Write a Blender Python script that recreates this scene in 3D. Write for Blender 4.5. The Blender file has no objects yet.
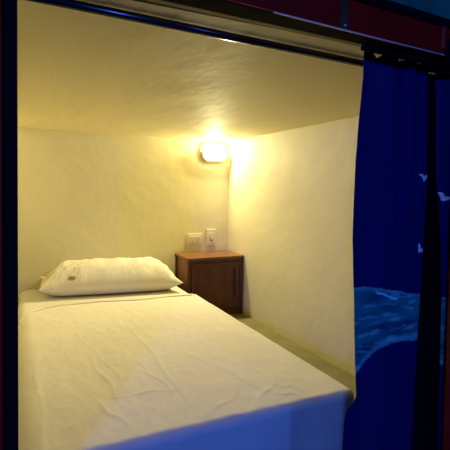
import bpy, bmesh, math, random
from mathutils import Vector, Matrix, noise
random.seed(7)
C = bpy.context.scene.collection
sc = bpy.context.scene

# ------------------------------------------------------------------ camera
cam_d = bpy.data.cameras.new('camera'); cam = bpy.data.objects.new('camera', cam_d); C.objects.link(cam)
R_ = Vector((0.90383204, -0.42759975, 0.01568766)); U_ = Vector((0.00233512, 0.04159171, 0.99913196)); F_ = Vector((0.42788105, 0.90301085, -0.03859042))
m = Matrix((R_, U_, -F_)).transposed().to_4x4(); m.translation = Vector((0, 0, 1.35))
cam.matrix_world = m
cam_d.sensor_width = 36; cam_d.lens = 440.185/450*36; cam_d.shift_y = -(225-204.865)/450
cam_d.clip_start = .02
sc.camera = cam

# ------------------------------------------------------------------ world, light, exposure
w = bpy.data.worlds.new('world'); sc.world = w; w.use_nodes = True
w.node_tree.nodes['Background'].inputs[0].default_value = (.05, .08, .5, 1)
w.node_tree.nodes['Background'].inputs[1].default_value = .02
sc.view_settings.view_transform = 'Standard'; sc.view_settings.look = 'None'
sc.view_settings.gamma = 1; sc.view_settings.use_curve_mapping = False
sc.view_settings.exposure = 0.0

def area(name, loc, target, size, power, color):
    l = bpy.data.lights.new(name, 'AREA'); l.size = size; l.energy = power; l.color = color
    o = bpy.data.objects.new(name, l); C.objects.link(o); o.location = loc
    o.rotation_euler = (Vector(target)-Vector(loc)).to_track_quat('-Z', 'Y').to_euler()
    return o
# blue lamps of the room outside the niche
BLUE = (.055, .17, 1.0)
area('room_light', (-1.3, -1.5, 1.66), (.7, .95, .70), .20, 42, BLUE)
area('room_light', (.9, -1.9, 1.66), (.8, .9, 1.0), .20, 14, BLUE)
# the warm lamp's light is in its own builder below

# ------------------------------------------------------------------ materials
def mat(name, col, rough=.6, metal=0, spec=.5):
    m = bpy.data.materials.new(name); m.use_nodes = True
    b = m.node_tree.nodes['Principled BSDF']
    b.inputs['Base Color'].default_value = (*col, 1); b.inputs['Roughness'].default_value = rough
    b.inputs['Metallic'].default_value = metal; b.inputs['Specular IOR Level'].default_value = spec
    return m
def N(m, t): return m.node_tree.nodes.new(t)
def L(m, a, b): m.node_tree.links.new(a, b)
def bsdf(m): return m.node_tree.nodes['Principled BSDF']
def coords(m, scale=(1, 1, 1)):
    tc = N(m, 'ShaderNodeTexCoord'); mp = N(m, 'ShaderNodeMapping'); mp.inputs['Scale'].default_value = scale
    L(m, tc.outputs['Object'], mp.inputs['Vector']); return mp.outputs['Vector']
def mottled(name, c1, c2, scale=6, rough=.7, bump=.2, bscale=40, bdist=.004, stretch=(1, 1, 1), spec=.3, detail=6):
    m = mat(name, c1, rough, 0, spec); v = coords(m, stretch)
    n = N(m, 'ShaderNodeTexNoise'); n.inputs['Scale'].default_value = scale; n.inputs['Detail'].default_value = detail; L(m, v, n.inputs['Vector'])
    r = N(m, 'ShaderNodeValToRGB'); r.color_ramp.elements[0].position = .3; r.color_ramp.elements[1].position = .7
    r.color_ramp.elements[0].color = (*c1, 1); r.color_ramp.elements[1].color = (*c2, 1)
    L(m, n.outputs['Fac'], r.inputs['Fac']); L(m, r.outputs['Color'], bsdf(m).inputs['Base Color'])
    n2 = N(m, 'ShaderNodeTexNoise'); n2.inputs['Scale'].default_value = bscale; n2.inputs['Detail'].default_value = 5; L(m, v, n2.inputs['Vector'])
    b = N(m, 'ShaderNodeBump'); b.inputs['Strength'].default_value = bump; b.inputs['Distance'].default_value = bdist
    L(m, n2.outputs['Fac'], b.inputs['Height']); L(m, b.outputs['Normal'], bsdf(m).inputs['Normal'])
    return m
M = {}
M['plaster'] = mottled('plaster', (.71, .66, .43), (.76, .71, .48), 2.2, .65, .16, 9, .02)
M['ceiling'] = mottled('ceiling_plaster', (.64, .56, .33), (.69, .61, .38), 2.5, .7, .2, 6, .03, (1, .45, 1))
M['ledge'] = mottled('ledge_concrete', (.15, .135, .055), (.20, .18, .08), 8, .6, .3, 30, .004)
M['floor'] = mottled('floor_tiles', (.12, .11, .10), (.17, .15, .13), 5, .5, .2, 30, .003)
M['black'] = mottled('black_steel', (.004, .004, .007), (.006, .006, .010), 12, .7, .15, 60, .001, spec=.03)
M['red'] = mottled('red_steel_paint', (.42, .006, .004), (.30, .005, .003), 9, .32, .25, 60, .001, spec=.5)
M['brown'] = mottled('rusty_bracket', (.14, .05, .02), (.09, .03, .015), 20, .5)
M['worn_highlight'] = mat('worn_paint_highlight', (.75, .50, .50), .5, .1)
M['rod'] = mat('black_rod', (.008, .008, .012), .22, .3, .7)
M['wood_batten'] = mottled('olive_batten', (.20, .17, .06), (.28, .23, .09), 10, .6)
M['sheet'] = mottled('white_cotton', (.73, .69, .62), (.77, .73, .66), 3, .85, .28, 14, .008, spec=.15)
M['mattress'] = mottled('mattress_cotton', (.68, .64, .58), (.72, .68, .62), 3, .85, .2, 20, .006, spec=.15)
M['plate'] = mat('ivory_plastic', (.74, .69, .48), .35)
M['plate_dark'] = mat('socket_slots', (.05, .04, .03), .5)
M['rocker'] = mat('switch_plastic', (.86, .82, .64), .3)
M['dark'] = mat('dark_gap', (.01, .006, .005), .6)
M['brass'] = mat('aged_metal', (.35, .28, .12), .35, .7)
M['upper_blue'] = mottled('teal_blue_cloth', (.03, .20, .12), (.04, .24, .15), 5, .9, .2, 30, .004, spec=.1)

def wood(name, c1, c2, rough=.35):
    m = mat(name, c1, rough, 0, .5); v = coords(m, (3, 3, 30) if 'v' not in name else (30, 30, 3))
    return m
def wood_mat(name, c1, c2, stretch, rough):
    m = mat(name, c1, rough, 0, .5); v = coords(m, stretch)
    n = N(m, 'ShaderNodeTexNoise'); n.inputs['Scale'].default_value = 3; n.inputs['Detail'].default_value = 8; n.inputs['Distortion'].default_value = .8; L(m, v, n.inputs['Vector'])
    r = N(m, 'ShaderNodeValToRGB'); r.color_ramp.elements[0].position = .35; r.color_ramp.elements[1].position = .68
    r.color_ramp.elements[0].color = (*c1, 1); r.color_ramp.elements[1].color = (*c2, 1)
    L(m, n.outputs['Fac'], r.inputs['Fac']); L(m, r.outputs['Color'], bsdf(m).inputs['Base Color'])
    b = N(m, 'ShaderNodeBump'); b.inputs['Strength'].default_value = .15; b.inputs['Distance'].default_value = .002
    L(m, n.outputs['Fac'], b.inputs['Height']); L(m, b.outputs['Normal'], bsdf(m).inputs['Normal'])
    return m
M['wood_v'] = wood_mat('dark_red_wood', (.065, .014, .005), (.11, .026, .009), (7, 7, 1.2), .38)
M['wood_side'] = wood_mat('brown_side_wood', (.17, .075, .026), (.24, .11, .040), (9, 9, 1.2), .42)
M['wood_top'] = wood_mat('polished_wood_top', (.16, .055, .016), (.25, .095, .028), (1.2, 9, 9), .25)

def attr_mat(name, rough=.85, bump=None):
    m = mat(name, (1, 1, 1), rough, 0, .12)
    a = N(m, 'ShaderNodeVertexColor'); a.layer_name = 'print'; L(m, a.outputs['Color'], bsdf(m).inputs['Base Color'])
    n2 = N(m, 'ShaderNodeTexNoise'); n2.inputs['Scale'].default_value = 16 if bump is None else bump; n2.inputs['Detail'].default_value = 4
    L(m, coords(m), n2.inputs['Vector'])
    b = N(m, 'ShaderNodeBump'); b.inputs['Strength'].default_value = .2; b.inputs['Distance'].default_value = .005
    L(m, n2.outputs['Fac'], b.inputs['Height']); L(m, b.outputs['Normal'], bsdf(m).inputs['Normal'])
    return m
M['curtain'] = attr_mat('printed_blue_cloth')
M['pillow'] = attr_mat('pillow_cotton', .85, 22)

# ------------------------------------------------------------------ mesh helpers
def obj(name, bm, m, parent=None, smooth=False, bevel=0, loc=None, segs=2):
    me = bpy.data.meshes.new(name)
    bmesh.ops.recalc_face_normals(bm, faces=bm.faces[:])
    bm.to_mesh(me); bm.free(); me.materials.append(m)
    if smooth: me.polygons.foreach_set('use_smooth', [True]*len(me.polygons))
    o = bpy.data.objects.new(name, me); C.objects.link(o)
    if parent: o.parent = parent
    if loc: o.location = loc
    if bevel:
        b = o.modifiers.new('bevel', 'BEVEL'); b.width = bevel; b.segments = segs; b.limit_method = 'ANGLE'
    return o
def box(bm, x0, x1, y0, y1, z0, z1, sy=0):
    """box whose y is sheared by sy*x (front frame is a few degrees off square)"""
    v = [bm.verts.new((x, y+sy*x, z)) for z in (z0, z1) for y in (y0, y1) for x in (x0, x1)]
    for f in ((0, 2, 3, 1), (4, 5, 7, 6), (0, 1, 5, 4), (2, 6, 7, 3), (0, 4, 6, 2), (1, 3, 7, 5)):
        bm.faces.new([v[i] for i in f])
    return bm
def bx(*a, **k): return box(bmesh.new(), *a, **k)
def cyl(bm, a, b, r, n=24, r2=None):
    a, b = Vector(a), Vector(b); d = (b-a).normalized(); q = d.to_track_quat('Z', 'Y')
    if r2 is None: r2 = r
    A = [bm.verts.new(a+q@Vector((r*math.cos(t), r*math.sin(t), 0))) for t in [2*math.pi*i/n for i in range(n)]]
    B = [bm.verts.new(b+q@Vector((r2*math.cos(t), r2*math.sin(t), 0))) for t in [2*math.pi*i/n for i in range(n)]]
    for i in range(n): bm.faces.new((A[i], A[(i+1) % n], B[(i+1) % n], B[i]))
    bm.faces.new(A[::-1]); bm.faces.new(B)
    return bm
def ball(bm, c, r, sx=1, sy=1, sz=1):
    bmesh.ops.create_uvsphere(bm, u_segments=20, v_segments=12, radius=r, matrix=Matrix.Translation(c) @ Matrix.Diagonal((sx, sy, sz, 1)))
    return bm
def tag(o, label, cat, group=None):
    o['label'] = label; o['category'] = cat
    if group: o['group'] = group
    return o
def thing(name, label, cat, loc, group=None):
    o = bpy.data.objects.new(name, None); C.objects.link(o); o.location = loc
    return tag(o, label, cat, group)
def local(bm, t):
    bmesh.ops.translate(bm, verts=bm.verts[:], vec=-Vector(t.location)); return bm
def part(name, bm, m, t, **k): return obj(name, local(bm, t), m, t, **k)
def struct(name, bm, m, **k):
    o = obj(name, bm, m, **k); o['kind'] = 'structure'; return o
def lerp_poly(pts, z):
    """x at height z of a polyline [(x, z)...] sorted by descending z"""
    if z >= pts[0][1]: return pts[0][0]
    for (xa, za), (xb, zb) in zip(pts, pts[1:]):
        if z >= zb: return xa+(xb-xa)*(za-z)/(za-zb)
    return pts[-1][0]

XL, XR, YB, ZC, ZL = -.003, 1.448, 3.0, 1.696, .466
T = .045                                     # skew of the frame front
# ------------------------------------------------------------------ setting
def slab(x0, x1, y0, y1, z0, z1): return bx(x0, x1, y0, y1, z0, z1)
struct('floor', bx(-3, 3, -3, 3.2, -.1, 0), M['floor'])
struct('wall_back', bx(-.2, 1.6, YB, YB+.15, 0, 2.6), M['plaster'])
struct('wall_left', bx(-.16, XL, .90, YB, 0, ZC), M['plaster'])
struct('wall_right', bx(XR, XR+.15, .93, YB, 0, ZC), M['plaster'])
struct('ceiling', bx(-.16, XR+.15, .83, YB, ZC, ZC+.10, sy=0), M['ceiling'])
bm = bx(XL, XR, 1.08, YB, 0, ZL); struct('platform_ledge', bm, M['ledge'], bevel=.006)
struct('trim_1', bx(-.02, .78, .782, .797, ZC-.006, ZC+.05, sy=.036), M['wood_batten'])

# ------------------------------------------------------------------ bunk frame
fr = thing('bunk_frame', 'black and dark red painted steel bunk frame around the bed niche', 'bunk frame', (0, .84, 0))
part('post', bx(-.021, .002, .835, .860, 0, 1.69), M['black'], fr, bevel=.002)
part('post', bx(-.09, -.0215, .825, .88, 0, 1.69), M['red'], fr, bevel=.003)
part('post', bx(.995, 1.175, .915, .955, 0, 1.69), M['black'], fr, bevel=.003)  # not a real post: dark backing added to blacken the shaded curtain gap
part('post', bx(1.088, 1.16, .79, .835, 0, 1.69), M['red'], fr, bevel=.004)
# beam: red front face on a black underside
bm = bmesh.new()
x0, x1 = -.25, 1.9
def yb(x): return .780+.036*x
def yf(x): return .712+.066*x
v = [bm.verts.new(p) for p in [(x0, yf(x0)+.006, 1.690), (x1, yf(x1)+.006, 1.690), (x1, yb(x1), 1.690), (x0, yb(x0), 1.690),
                               (x0, yf(x0)+.006, 1.775), (x1, yf(x1)+.006, 1.775), (x1, yb(x1), 1.775), (x0, yb(x0), 1.775)]]
for f in ((0, 3, 2, 1), (4, 5, 6, 7), (0, 1, 5, 4), (2, 3, 7, 6), (0, 4, 7, 3), (1, 2, 6, 5)): bm.faces.new([v[i] for i in f])
part('beam', bm, M['black'], fr)
def strip(x0, x1, z0, z1, off, th):
    bm = bmesh.new(); vs = []
    for z in (z0, z1):
        for (x, d) in ((x0, off), (x1, off), (x1, off+th), (x0, off+th)): vs.append(bm.verts.new((x, yf(x)+d, z)))
    for f in ((0, 3, 2, 1), (4, 5, 6, 7), (0, 1, 5, 4), (2, 3, 7, 6), (0, 4, 7, 3), (1, 2, 6, 5)): bm.faces.new([vs[i] for i in f])
    return bm
part('beam_face', strip(x0, x1, 1.692, 1.757, 0, .0058), M['red'], fr)
part('top_rail', strip(x0, x1, 1.757, 1.777, -.010, .0158), M['black'], fr, bevel=.002)
part('curtain_track', box(bx(.735, 1.40, .780, .790, 1.679, 1.690, sy=.036), 0.972, 1.09, .7905, .797, 1.664, 1.690, sy=.036), M['black'], fr)
part('worn_edge_highlight', strip(.45, .97, 1.6895, 1.6918, -.0006, .004), M['worn_highlight'], fr)  # pale strip paints in the bright highlight along the scuffed lower edge
part('bracket', strip(.618, .640, 1.692, 1.757, -.004, .004), M['brown'], fr, bevel=.001)
bm = bmesh.new(); ball(bm, (.630, yf(.630)-.005, 1.698), .0028); part('screw', bm, M['worn_highlight'], fr, smooth=True)
bm = cyl(bmesh.new(), (.955, yf(.955)-.004, 1.700), (.955, yf(.955)-.004, 1.756), .010); part('hinge_pin', bm, M['red'], fr, smooth=False, bevel=.002)
part('joint_plate', strip(.968, 1.06, 1.672, 1.728, -.012, .011), M['black'], fr, bevel=.002)

# ------------------------------------------------------------------ curtain rod
t = thing('curtain_rod', 'thin black metal curtain rod running just under the niche ceiling', 'curtain rod', (.5, .91, 1.682))
part('rod', cyl(bmesh.new(), (-.10, .860, 1.684), (.98, .919, 1.684), .009), M['rod'], t, smooth=True)
for x in (-.10, .98):
    y = .860+.0546*(x+.10)
    part('end_cap', cyl(bmesh.new(), (x-.008, y, 1.683), (x+.008, y, 1.683), .0125), M['black'], t, bevel=.002)

# ------------------------------------------------------------------ curtains
def fbm(x, y, z=0): return noise.fractal(Vector((x, y, z)), 1.0, 2.0, 5)
NAVY = Vector((.005, .002, .086)); DEEP = Vector((.004, .028, .15)); WATER = Vector((.02, .30, .26)); FOAM = Vector((.30, .75, .72)); BIRD = Vector((.85, .95, .85))
def bird(x, z, cx, cz, s, rot=0, left=True, right=True):
    dx, dz = (x-cx)/s, (z-cz)/s
    c, si = math.cos(rot), math.sin(rot); dx, dz = c*dx+si*dz, -si*dx+c*dz
    a = abs(dx)
    if a > 1 or (dx < 0 and not left) or (dx > 0 and not right): return 0
    mid = -.40+.95*a**.9-.35*a**3; th = .34*(1-a**2)+.05
    return 1 if abs(dz-mid) < th else 0
def print_col(x, z):
    c = NAVY.lerp(DEEP, max(0, min(1, math.exp(-((x-.835)/.045)**2)*.45+.15*fbm(x*4, z*1.5))))
    # painted band of sea water
    top = 1.105-.20*max(0, x-.80)+.006*fbm(x*20, 3)
    if x < 1.05: bot = .84+.105*(1-math.exp(-(max(0, x-.752))/.055))-.030*max(0, (x-.93))/.08*.3
    else: bot = .842
    bot += .003*fbm(x*30, 8)
    if bot < z < top:
        n = fbm(x*7, z*34, 1)*.8; n2 = fbm(x*16, z*70, 5)
        k = max(0, min(1, .5+.9*n))
        c = Vector((.004, .07, .13)).lerp(WATER, k)
        c = c.lerp(FOAM, .42*max(0, min(1, (n2-.18)/.30)))
        e = (z-bot)
        if e < .020: c = c.lerp(FOAM, (.42+.2*n2)*(1-abs(e-.009)/.013)) if e < .02 else c
        if top-z < .007: c = c.lerp(FOAM, .25)
        if abs(z-(1.077-.25*(x-.86)+.003*math.sin(x*60))) < .0025 and .845 < x < .925: c = FOAM*1.25
    for b in ((1.014, 1.389, .0170, -.1), (1.108, 1.334, .019, -.5), (1.134, 1.104, .015, -.7), (1.010, 1.190, .018, -.75)):
        if bird(x, z, *b): c = BIRD*(.75+.5*abs(fbm(x*80, z*80)))
    return c
def curtain(name, left, right, ztop, zbot, base, folds, tophem, label, ridge):
    nx, nz = 150, 560
    t = thing(name, label, 'curtain', ((left[0][0]+right[0][0])/2, base+.04, zbot), 'printed blue curtains at the niche opening')
    bm = bmesh.new(); rows = []; cols = []
    for j in range(nz+1):
        row = []
        for i in range(nx+1):
            u = i/nx
            zz = ztop(u)+(zbot-ztop(u))*(j/nz)
            xl, xr = lerp_poly(left, zz), lerp_poly(right, zz); x = xl+(xr-xl)*u
            y = base+T*x+folds(u, x, zz)
            row.append(bm.verts.new((x, y, zz))); cols.append(print_col(x, zz))
        rows.append(row)
    for j in range(nz):
        for i in range(nx): bm.faces.new((rows[j][i], rows[j+1][i], rows[j+1][i+1], rows[j][i+1]))
    o = obj('cloth', local(bm, t), M['curtain'], t, smooth=True)
    at = o.data.color_attributes.new('print', 'FLOAT_COLOR', 'POINT')
    flat = []
    for c in cols: flat += [c[0], c[1], c[2], 1]
    at.data.foreach_set('color', flat)
    s = o.modifiers.new('thickness', 'SOLIDIFY'); s.thickness = .0015; s.offset = 1
    # dark heading tape, scalloped between its fixing points
    bm = bmesh.new(); n = 140; xa, xb = left[0][0], right[0][0]
    lo, hi = [], []
    for i in range(n+1):
        u = i/n; x = xa+(xb-xa)*u; y = base+T*x+folds(u, x, ztop(u))-.0015
        lo.append((x, y, 1.670)); hi.append((x, y, tophem(x)))
    A = [bm.verts.new(p) for p in lo]; B = [bm.verts.new(p) for p in hi]
    for i in range(n): bm.faces.new((A[i], A[i+1], B[i+1], B[i]))
    h = obj('heading_tape', local(bm, t), M['black'], t); h['label'] = 'black heading tape'
    s = h.modifiers.new('thickness', 'SOLIDIFY'); s.thickness = .002; s.offset = 0
    return t
GAPS = ((.826, .019, .012, -.2), (.917, .009, .013, 0), (.968, .011, .016, .3))
def top1(u): return 1.6715
def tape1(x):
    z = 1.6955
    for cx, hw, dp, sk in GAPS:
        a = (x-cx)/hw
        if abs(a) < 1: z = min(z, 1.6945-dp*(1-abs(a-sk*(1-a*a)))**.8)
    return z
def folds1(u, x, z):
    hgt = max(0, min(1, (z-1.15)/.5)); hgt = hgt*hgt*(3-2*hgt)
    y = .004*math.sin(x*30+.5)*(.4+hgt)
    for fx, wd, dp in ((.920, .010, .034), (.984, .009, .038), (.955, .012, -.006), (.885, .02, -.004)):
        y += dp*hgt*math.exp(-((x-fx)/wd)**2)
    y += .012*max(0, (u-.94)/.06)**1.5
    y += .004*fbm(x*7, z*2)
    return y
def folds2(u, x, z):
    y = .010*math.sin((x-1.05)*55+.6*z)+.004*fbm(x*8, z*2)+.012*max(0, (.12-u)/.12)
    y += .03*math.exp(-((x-1.155)/.010)**2)*max(0, min(1, (z-1.1)/.5))
    return y
curtain('curtain', [(.775, 1.672), (.773, 1.623), (.763, 1.523), (.757, 1.424), (.757, 1.225), (.766, 1.072), (.779, .852), (.781, .822), (.768, .808), (.749, .797), (.743, .769), (.740, .691), (.735, .3)],
        [(1.030, 1.682), (1.034, 1.546), (1.042, 1.381), (1.034, 1.214), (1.027, 1.046), (1.016, .821), (1.006, .621), (1.0, .3)],
        top1, .30, .82, folds1, tape1, 'blue curtain with painted sea band and gulls, nearest the foot of the bed', 1)
curtain('curtain', [(1.075, 1.67), (1.080, 1.604), (1.088, 1.382), (1.104, 1.211), (1.115, 1.036), (1.120, .80), (1.122, .59), (1.122, .3)],
        [(1.34, 1.68), (1.34, .3)], lambda u: 1.6715, .30, .822, folds2, lambda x: 1.6955, 'blue gull-print curtain at the right edge, beyond the dark gap', 0)

# upper bunk curtain behind the top rail
bm = bmesh.new(); n = 160; A = []; B = []
for i in range(n+1):
    x = -.1+i/n*1.7; y = .84+.03*x+.012*math.sin(x*26)+.005*math.sin(x*61)
    A.append(bm.verts.new((x, y, 1.80))); B.append(bm.verts.new((x, y+.01*math.sin(x*17), 2.5)))
for i in range(n): bm.faces.new((A[i], A[i+1], B[i+1], B[i]))
o = obj('upper_curtain', bm, M['upper_blue'], smooth=True); s = o.modifiers.new('thickness', 'SOLIDIFY'); s.thickness = .002
tag(o, 'teal blue curtain of the upper bunk, showing above the red beam', 'curtain')

# ------------------------------------------------------------------ mattress, sheet, pillow
MX0, MX1, MY0, MY1, MZ = .001, .972, 1.075, 2.985, .705
def rounded_slab(x0, x1, y0, y1, z0, z1, rc, re, n=10):
    """plan-rounded slab with rolled top and bottom edges"""
    bm = bmesh.new(); prof = []
    for k in range(n+1): a = math.pi/2*k/n; prof.append((re*(1-math.cos(a)) , z0+re*(1-math.sin(a))))
    prof = [(re*(1-math.cos(math.pi/2*(1-k/n)))*1.0, z0+re*(1-math.sin(math.pi/2*(1-k/n)))) for k in range(n+1)]
    prof += [(re*(1-math.cos(math.pi/2*k/n)), z1-re*(1-math.sin(math.pi/2*k/n))) for k in range(n+1)]
    # fix order: bottom rim inward at z0, out to full width, up, inward at z1
    prof = [(re-re*math.cos(math.pi/2*(1-k/n)+0)*1.0, z0+re-re*math.sin(math.pi/2*(1-k/n))) for k in range(n+1)] + \
           [(re-re*math.cos(math.pi/2*k/n), z1-re+re*math.sin(math.pi/2*k/n)) for k in range(n+1)]
    rings = []
    for ins, z in prof:
        ring = []
        for cx, cy, a0 in ((x1-rc, y1-rc, 0), (x0+rc, y1-rc, 90), (x0+rc, y0+rc, 180), (x1-rc, y0+rc, 270)):
            for k in range(n+1):
                a = math.radians(a0+90*k/n); r = rc-ins
                ring.append(bm.verts.new((cx+r*math.cos(a), cy+r*math.sin(a), z)))
        rings.append(ring)
    L_ = len(rings[0])
    for a, b in zip(rings, rings[1:]):
        for i in range(L_): bm.faces.new((a[i], a[(i+1) % L_], b[(i+1) % L_], b[i]))
    bm.faces.new(rings[0][::-1]); bm.faces.new(rings[-1])
    return bm
o = obj('mattress', rounded_slab(MX0, MX1, MY0, MY1, ZL+.001, MZ, .10, .045), M['mattress'], smooth=True)
tag(o, 'single mattress in a fitted off-white sheet on the low platform, bare behind the fold', 'mattress')

CREASE = [((.25, 1.653), (.271, 1.321), .008, .0045), ((.22, 1.302), (.265, 1.162), .008, .005), ((.46, 1.912), (.461, 1.282), .008, .0038), ((.407, 1.507), (.434, 1.279), .006, .005),
          ((.265, 1.323), (.438, 1.292), .006, .004), ((.822, 1.245), (.851, 1.192), .008, -.007), ((.769, 1.187), (.817, 1.128), .008, .006), ((.737, 1.147), (.785, 1.098), .007, .005),
          ((.70, 1.50), (.80, 1.22), .012, .004), ((.60, 1.55), (.70, 1.20), .010, .003), ((.28, 1.66), (.31, 1.36), .006, .003), ((.073, 1.815), (.058, 1.21), .008, .003),
          ((.30, 2.42), (.62, 2.20), .012, .002), ((.5, 1.12), (.62, 1.20), .010, .004), ((.64, 1.10), (.78, 1.24), .009, .004), ((.80, 1.30), (.90, 1.10), .010, -.004), ((.24, 2.0), (.26, 1.7), .006, .002)]
def crease(x, y):
    h = 0
    for (ax, ay), (bx_, by), wd, am in CREASE:
        dx, dy = bx_-ax, by-ay; l2 = dx*dx+dy*dy; s = ((x-ax)*dx+(y-ay)*dy)/l2
        e = 1
        if s < 0: e = math.exp(-(s*3)**2*4); s = 0
        if s > 1: e = math.exp(-((s-1)*3)**2*4); s = 1
        wob = .012*math.sin(s*5+ax*40)
        px, py = ax+dx*s, ay+dy*s; nx_, ny_ = -dy/math.sqrt(l2), dx/math.sqrt(l2)
        sd = (x-px)*nx_+(y-py)*ny_-wob*(s*(1-s)*4)
        if abs(sd) < .06: h += .62*am*e*math.exp(-(sd/(wd*.8))**2)*math.sin(math.pi*min(1, max(.15, s if s < .85 else .85)))
    return h
def sheet():
    bm = bmesh.new(); xe, ye, r = MX1-.017, MY0+.012, .024; drop = .27
    na, nb = 220, 330; a0, a1 = MX0+.0, xe+.12; rows = []
    def fold(a):
        P = ((0, 2.27), (.04, 2.36), (.13, 2.445), (.20, 2.472), (.40, 2.462), (.68, 2.43), (.88, 2.43), (1.1, 2.43))
        for (xa, ya), (xb, yb_) in zip(P, P[1:]):
            if a <= xb: q = max(0, (a-xa)/(xb-xa)); return ya+(yb_-ya)*q+.004*math.sin(a*19)
        return 2.43
    for j in range(nb+1):
        row = []
        for i in range(na+1):
            a = a0+(a1-a0)*i/na; top = fold(a); b = top+((ye-drop)-top)*j/nb
            ex, ey = max(0, a-xe), max(0, ye-b); d = min(math.hypot(ex, ey), drop); x, y, z = a-ex, b+ey, MZ+.007
            if d > 0:
                ux, uy = ex/math.hypot(ex, ey), -ey/math.hypot(ex, ey)
                if d < r*math.pi/2: h, dn = r*math.sin(d/r), r*(1-math.cos(d/r))
                else: h, dn = r, r+d-r*math.pi/2
                x += ux*h; y += uy*h; z -= dn
                k = min(1, dn/.2)
                w = .006*k*fbm(a*6, b*2, 4)+(.007*k*math.sin(a*22+1) if ey > ex else 0)
                x += ux*w; y += uy*w
            else: k = 0
            flat = 1-min(1, d/.05)
            z += flat*(crease(a, b)+.0022*fbm(a*5, b*5, 2)+.0012*fbm(a*22, b*14, 7))
            # left side tucks down near the head where the sheet drops off the rounded edge
            tl = max(0, .06-(a-a0))/.06; z -= .028*tl*tl
            row.append(bm.verts.new((x, y, z)))
        rows.append(row)
    for j in range(nb):
        for i in range(na): bm.faces.new((rows[j][i], rows[j+1][i], rows[j+1][i+1], rows[j][i+1]))
    # rolled fold along the head end
    return bm, fold
bm, fold = sheet()
sh = obj('top_sheet', bm, M['sheet'], smooth=True)
s = sh.modifiers.new('thickness', 'SOLIDIFY'); s.thickness = .004; s.offset = 0
tag(sh, 'smooth off-white top sheet spread over the bed, lightly creased and falling over its foot', 'bed sheet')
bm = bmesh.new(); prev = None; n = 80; k = 10
for i in range(n+1):
    a = MX0+.004+(MX1-.03-MX0)*i/n; y = fold(a); tl = max(0, .06-(a-MX0))/.06; z = MZ+.010-.028*tl*tl
    if a > MX1-.035: z -= (a-MX1+.035)*.25
    ring = [bm.verts.new((a, y+(.014+.003*math.sin(a*13))*math.cos(q)-.008, z+.0055*math.sin(q))) for q in [2*math.pi*j/k for j in range(k)]]
    if prev:
        for j in range(k): bm.faces.new((prev[j], prev[(j+1) % k], ring[(j+1) % k], ring[j]))
    else: bm.faces.new(ring)
    prev = ring
bm.faces.new(prev[::-1])
o = obj('turned_hem', bm, M['sheet'], sh, smooth=True)

# pillow
def pillow():
    t = thing('pillow', 'plump off-white pillow with a small brown mark lying at the head of the bed', 'pillow', (.540, 2.775, MZ+.011))
    nu, nv = 150, 110; hx, hy = .392, .172; cols = []; bm = bmesh.new(); sides = []
    TH = .19
    def pt(u, v, s):
        # corners pulled out, sides slightly waisted; belly thick in the middle
        ex = 1-.075*(1-v*v)**1.0*abs(u)**3; ey = 1+.10*(1-u*u)*abs(v)**3-.03*(1-abs(u))*0
        x = hx*u*ex*(1+.06*abs(u*v)**3); y = hy*v*ey*(1+.10*abs(u*v)**3)
        th = ((1-abs(u)**5.5)**.60)*((1-abs(v)**2.6)**.60)
        up = TH*th*.93; dn = TH*th*.0
        z = .045*(1-min(1, th*1.6))*1.0
        edge = .046
        if s > 0: z = edge*(1-th)+up*.99
        else: z = edge*max(0, (1-th*2.2))
        # wrinkles radiating from the corners and along the seams
        wr = (.0100*fbm(x*9+y*5, (x-y)*22, 3)+.0055*fbm(x*30, y*12, 9)+.0075*math.sin((x*38-y*24)+2*fbm(x*4, y*4)))*th**.5*(.35+.65*(abs(u)**1.5))
        if s > 0: z += wr
        z += .012*(u > 0)*0
        return Vector((x, y+(.015*th if s > 0 else 0), z))
    for s in (1, -1):
        g = []
        for j in range(nv+1):
            row = []
            for i in range(nu+1):
                u, v = -1+2*i/nu, -1+2*j/nv
                u = math.sin(u*math.pi/2)*.5+u*.5; v = math.sin(v*math.pi/2)*.6+v*.4
                if s < 0 and (i in (0, nu) or j in (0, nv)): row.append(sides[0][j][i]); continue
                p = pt(u, v, s); row.append(bm.verts.new(p))
                c = Vector((.75, .71, .65))
                if s > 0: c = c.lerp(Vector((.30, .20, .09)), max(0, min(1, 2.2-2.0*(((u+.60)/.06)**2+((v+.895)/.042)**2))))
                cols.append(c)
            g.append(row)
        sides.append(g)
        for j in range(nv):
            for i in range(nu):
                f = (g[j][i], g[j][i+1], g[j+1][i+1], g[j+1][i])
                bm.faces.new(f if s > 0 else f[::-1])
    rot = Matrix.Rotation(math.radians(-7), 4, 'Z')
    bmesh.ops.transform(bm, matrix=rot, verts=bm.verts[:])
    o = obj('pillow_body', bm, M['pillow'], t, smooth=True)
    at = o.data.color_attributes.new('print', 'FLOAT_COLOR', 'POINT'); flat = []
    for c in cols: flat += [c[0], c[1], c[2], 1]
    at.data.foreach_set('color', flat)
    # open flap of the pillow case past the left end
    bm = bmesh.new(); rows = []
    for j in range(31):
        v = -1+2*j/30; row = []
        for i in range(9):
            q = i/8; x = -hx*.90-.050*q-.010*math.sin(v*7)*q; y = v*hy*(.90-.05*q)+.02*q
            row.append(bm.verts.new((x, y, .052+.010*math.sin(v*9+q*3)*q-.022*q+.028*q*(v > .3)*(v-.3)*2)))
        rows.append(row)
    for j in range(30):
        for i in range(8): bm.faces.new((rows[j][i], rows[j][i+1], rows[j+1][i+1], rows[j+1][i]))
    f = obj('pillowcase_flap', bm, M['sheet'], t, smooth=True); s = f.modifiers.new('thickness', 'SOLIDIFY'); s.thickness = .008
    return t
pillow()

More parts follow.
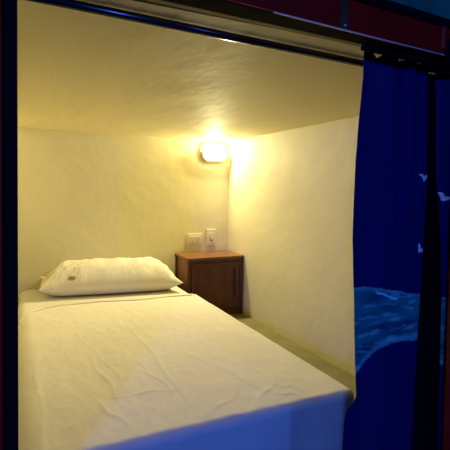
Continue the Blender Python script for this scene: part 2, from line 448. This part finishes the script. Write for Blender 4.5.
# ------------------------------------------------------------------ nightstand
NX0, NX1, NY0, NY1, NZ = 1.024, 1.438, 2.722, 2.985, .880
t = thing('nightstand', 'small dark red-brown wooden nightstand with one panelled door in the back corner', 'nightstand', ((NX0+NX1)/2, (NY0+NY1)/2, ZL))
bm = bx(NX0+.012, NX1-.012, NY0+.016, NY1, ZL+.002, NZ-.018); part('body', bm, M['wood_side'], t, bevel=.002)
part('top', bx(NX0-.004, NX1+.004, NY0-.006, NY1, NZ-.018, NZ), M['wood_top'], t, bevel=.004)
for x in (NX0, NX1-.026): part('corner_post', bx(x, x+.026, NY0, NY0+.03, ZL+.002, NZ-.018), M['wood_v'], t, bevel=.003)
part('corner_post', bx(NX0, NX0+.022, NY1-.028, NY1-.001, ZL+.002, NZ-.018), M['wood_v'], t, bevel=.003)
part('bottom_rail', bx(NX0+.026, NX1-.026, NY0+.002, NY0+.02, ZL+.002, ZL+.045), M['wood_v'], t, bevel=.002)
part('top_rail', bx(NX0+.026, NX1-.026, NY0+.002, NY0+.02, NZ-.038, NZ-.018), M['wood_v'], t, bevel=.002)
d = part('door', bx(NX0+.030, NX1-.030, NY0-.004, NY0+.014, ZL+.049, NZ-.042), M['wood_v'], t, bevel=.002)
def sub(name, bm, m, p, **k):
    bmesh.ops.translate(bm, verts=bm.verts[:], vec=-Vector(t.location)); o = obj(name, bm, m, p, **k); return o
bm = bmesh.new()                                        # raised field with a moulded border
xa, xb, za, zb = NX0+.055, NX1-.075, ZL+.085, NZ-.075
for q0, q1, dy in ((0, .006, -.009), (.012, .03, -.006)): pass
box(bm, xa, xb, NY0-.0075, NY0-.003, za, za+.008); box(bm, xa, xb, NY0-.0075, NY0-.003, zb-.008, zb)
box(bm, xa, xa+.008, NY0-.0075, NY0-.003, za+.008, zb-.008); box(bm, xb-.008, xb, NY0-.0075, NY0-.003, za+.008, zb-.008)
sub('door_moulding', bm, M['wood_v'], d, bevel=.002)
sub('door_panel', bx(xa+.02, xb-.02, NY0-.008, NY0-.003, za+.02, zb-.02), M['wood_v'], d, bevel=.004)
sub('door_pull', bx(NX1-.068, NX1-.060, NY0-.011, NY0-.003, ZL+.13, NZ-.09), M['dark'], d, bevel=.002)
for x, y in ((NX0+.006, NY1-.012), (NX1-.004, NY0+.004)):
    part('corner_knob', ball(bmesh.new(), (x, y, NZ-.014), .0125, 1.0, 1.0, 1.1), M['dark'], t, smooth=True)

# ------------------------------------------------------------------ socket and switch on the back wall
def plate(name, label, cx, cz, w_, h_):
    t = thing(name, label, 'socket' if 'socket' in name else 'light switch', (cx, YB, cz))
    part('cover_plate', bx(cx-w_/2, cx+w_/2, YB-.011, YB-.0005, cz-h_/2, cz+h_/2), M['plate'], t, bevel=.004)
    part('raised_frame', bx(cx-w_*.36, cx+w_*.36, YB-.0145, YB-.0105, cz-h_*.30, cz+h_*.30), M['plate'], t, bevel=.002)
    return t
t = plate('wall_socket', 'ivory double wall socket plate above the nightstand, wider of the two plates', 1.178, .972, .122, .080)
for cx in (1.158, 1.198):
    s_ = part('outlet', bx(cx-.014, cx+.014, YB-.0158, YB-.0140, .955, .989), M['plate'], t, bevel=.001)
    for k, (dx, dz) in enumerate(((-.007, .006), (.007, .006))):
        bm = bx(cx+dx-.0018, cx+dx+.0018, YB-.0165, YB-.0155, .972+dz-.006, .972+dz+.006); bmesh.ops.translate(bm, verts=bm.verts[:], vec=-Vector(t.location)); obj('slot', bm, M['plate_dark'], s_)
    bm = cyl(bmesh.new(), (cx, YB-.0155, .963), (cx, YB-.0165, .963), .0028); bmesh.ops.translate(bm, verts=bm.verts[:], vec=-Vector(t.location)); obj('earth_hole', bm, M['plate_dark'], s_)
t = plate('light_switch', 'ivory upright light switch plate with one small rocker, right of the socket', 1.306, .981, .078, .122)
s_ = part('rocker', bx(1.297, 1.315, YB-.021, YB-.0138, .964, .998), M['rocker'], t, bevel=.002)
part('rocker_recess', bx(1.294, 1.318, YB-.0152, YB-.0140, .957, 1.001), M['dark'], t)

# ------------------------------------------------------------------ wall lamp
LX, LZ = 1.312, 1.608
t = thing('wall_lamp', 'glowing white bulkhead wall lamp with a thin metal rim, high in the back corner', 'lamp', (LX, YB, LZ))
def stadium(bm, cx, cz, w_, h_, y0, y1, rad, n=10, inset=0, dome=0):
    rings = []
    steps = [(0, y0), (0, y1)] if not dome else [(dome*(1-math.cos(q)), y0+(y1-y0)*math.sin(q)) for q in [math.pi/2*k/8 for k in range(9)]]
    for ins, y in steps:
        ring = []; r = max(.001, rad-ins)
        for sx, sz, a0 in ((1, 1, 0), (-1, 1, 90), (-1, -1, 180), (1, -1, 270)):
            for k in range(n+1):
                a = math.radians(a0+90*k/n); ring.append(bm.verts.new((cx+sx*(w_/2-rad)+r*math.cos(a), y, cz+sz*(h_/2-rad)+r*math.sin(a))))
        rings.append(ring)
    n_ = len(rings[0])
    for a, b in zip(rings, rings[1:]):
        for i in range(n_): bm.faces.new((a[i], a[(i+1) % n_], b[(i+1) % n_], b[i]))
    bm.faces.new(rings[0][::-1]); bm.faces.new(rings[-1]); return bm
part('back_plate', stadium(bmesh.new(), LX, LZ, .205, .135, YB-.001, YB-.020, .05), M['plate'], t)
gm = bpy.data.materials.new('lamp_glass'); gm.use_nodes = True
gm.node_tree.nodes.remove(bsdf(gm)); em = N(gm, 'ShaderNodeEmission'); em.inputs[0].default_value = (1, .86, .50, 1); em.inputs[1].default_value = 9
tr = N(gm, 'ShaderNodeBsdfTransparent'); mx = N(gm, 'ShaderNodeMixShader'); mx.inputs[0].default_value = .45
L(gm, tr.outputs[0], mx.inputs[1]); L(gm, em.outputs[0], mx.inputs[2]); L(gm, mx.outputs[0], gm.node_tree.nodes['Material Output'].inputs['Surface'])
part('glass_diffuser', stadium(bmesh.new(), LX, LZ+.004, .180, .112, YB-.0205, YB-.085, .045, dome=.03), gm, t, smooth=True)
# U shaped metal rim under the glass
bm = bmesh.new(); prev = None; pts = []
w_, h_, rad = .205, .135, .05
pts.append((LX-w_/2, LZ+.000))
for k in range(11): a = math.radians(180+90*k/10); pts.append((LX-(w_/2-rad)+rad*math.cos(a), LZ-(h_/2-rad)+rad*math.sin(a)))
for k in range(11): a = math.radians(270+90*k/10); pts.append((LX+(w_/2-rad)+rad*math.cos(a), LZ-(h_/2-rad)+rad*math.sin(a)))

for i, (x, z) in enumerate(pts):
    a = Vector(pts[max(0, i-1)]); b2 = Vector(pts[min(len(pts)-1, i+1)]); d = (b2-a).normalized(); nrm = Vector((-d.y, d.x))
    ring = [bm.verts.new((x+nrm.x*o_, YB-.055+yy, z+nrm.y*o_)) for o_, yy in ((-.005, -.008), (.003, -.008), (.003, .030), (-.005, .030))]
    if prev:
        for j in range(4): bm.faces.new((prev[j], prev[(j+1) % 4], ring[(j+1) % 4], ring[j]))
    else: bm.faces.new(ring)
    prev = ring
bm.faces.new(prev[::-1])
part('metal_rim', bm, M['brass'], t)
l = bpy.data.lights.new('bulb', 'POINT'); l.energy = 80; l.color = (1, .87, .44); l.shadow_soft_size = .035
l.use_nodes = True; nt = l.node_tree; e = nt.nodes['Emission']; fo = nt.nodes.new('ShaderNodeLightFalloff')
fo.inputs['Strength'].default_value = 1.0; fo.inputs['Smooth'].default_value = 0
nt.links.new(fo.outputs['Linear'], e.inputs['Strength'])
o = bpy.data.objects.new('bulb', l); C.objects.link(o); o.parent = t; o.location = (-.018, -.074, .014)
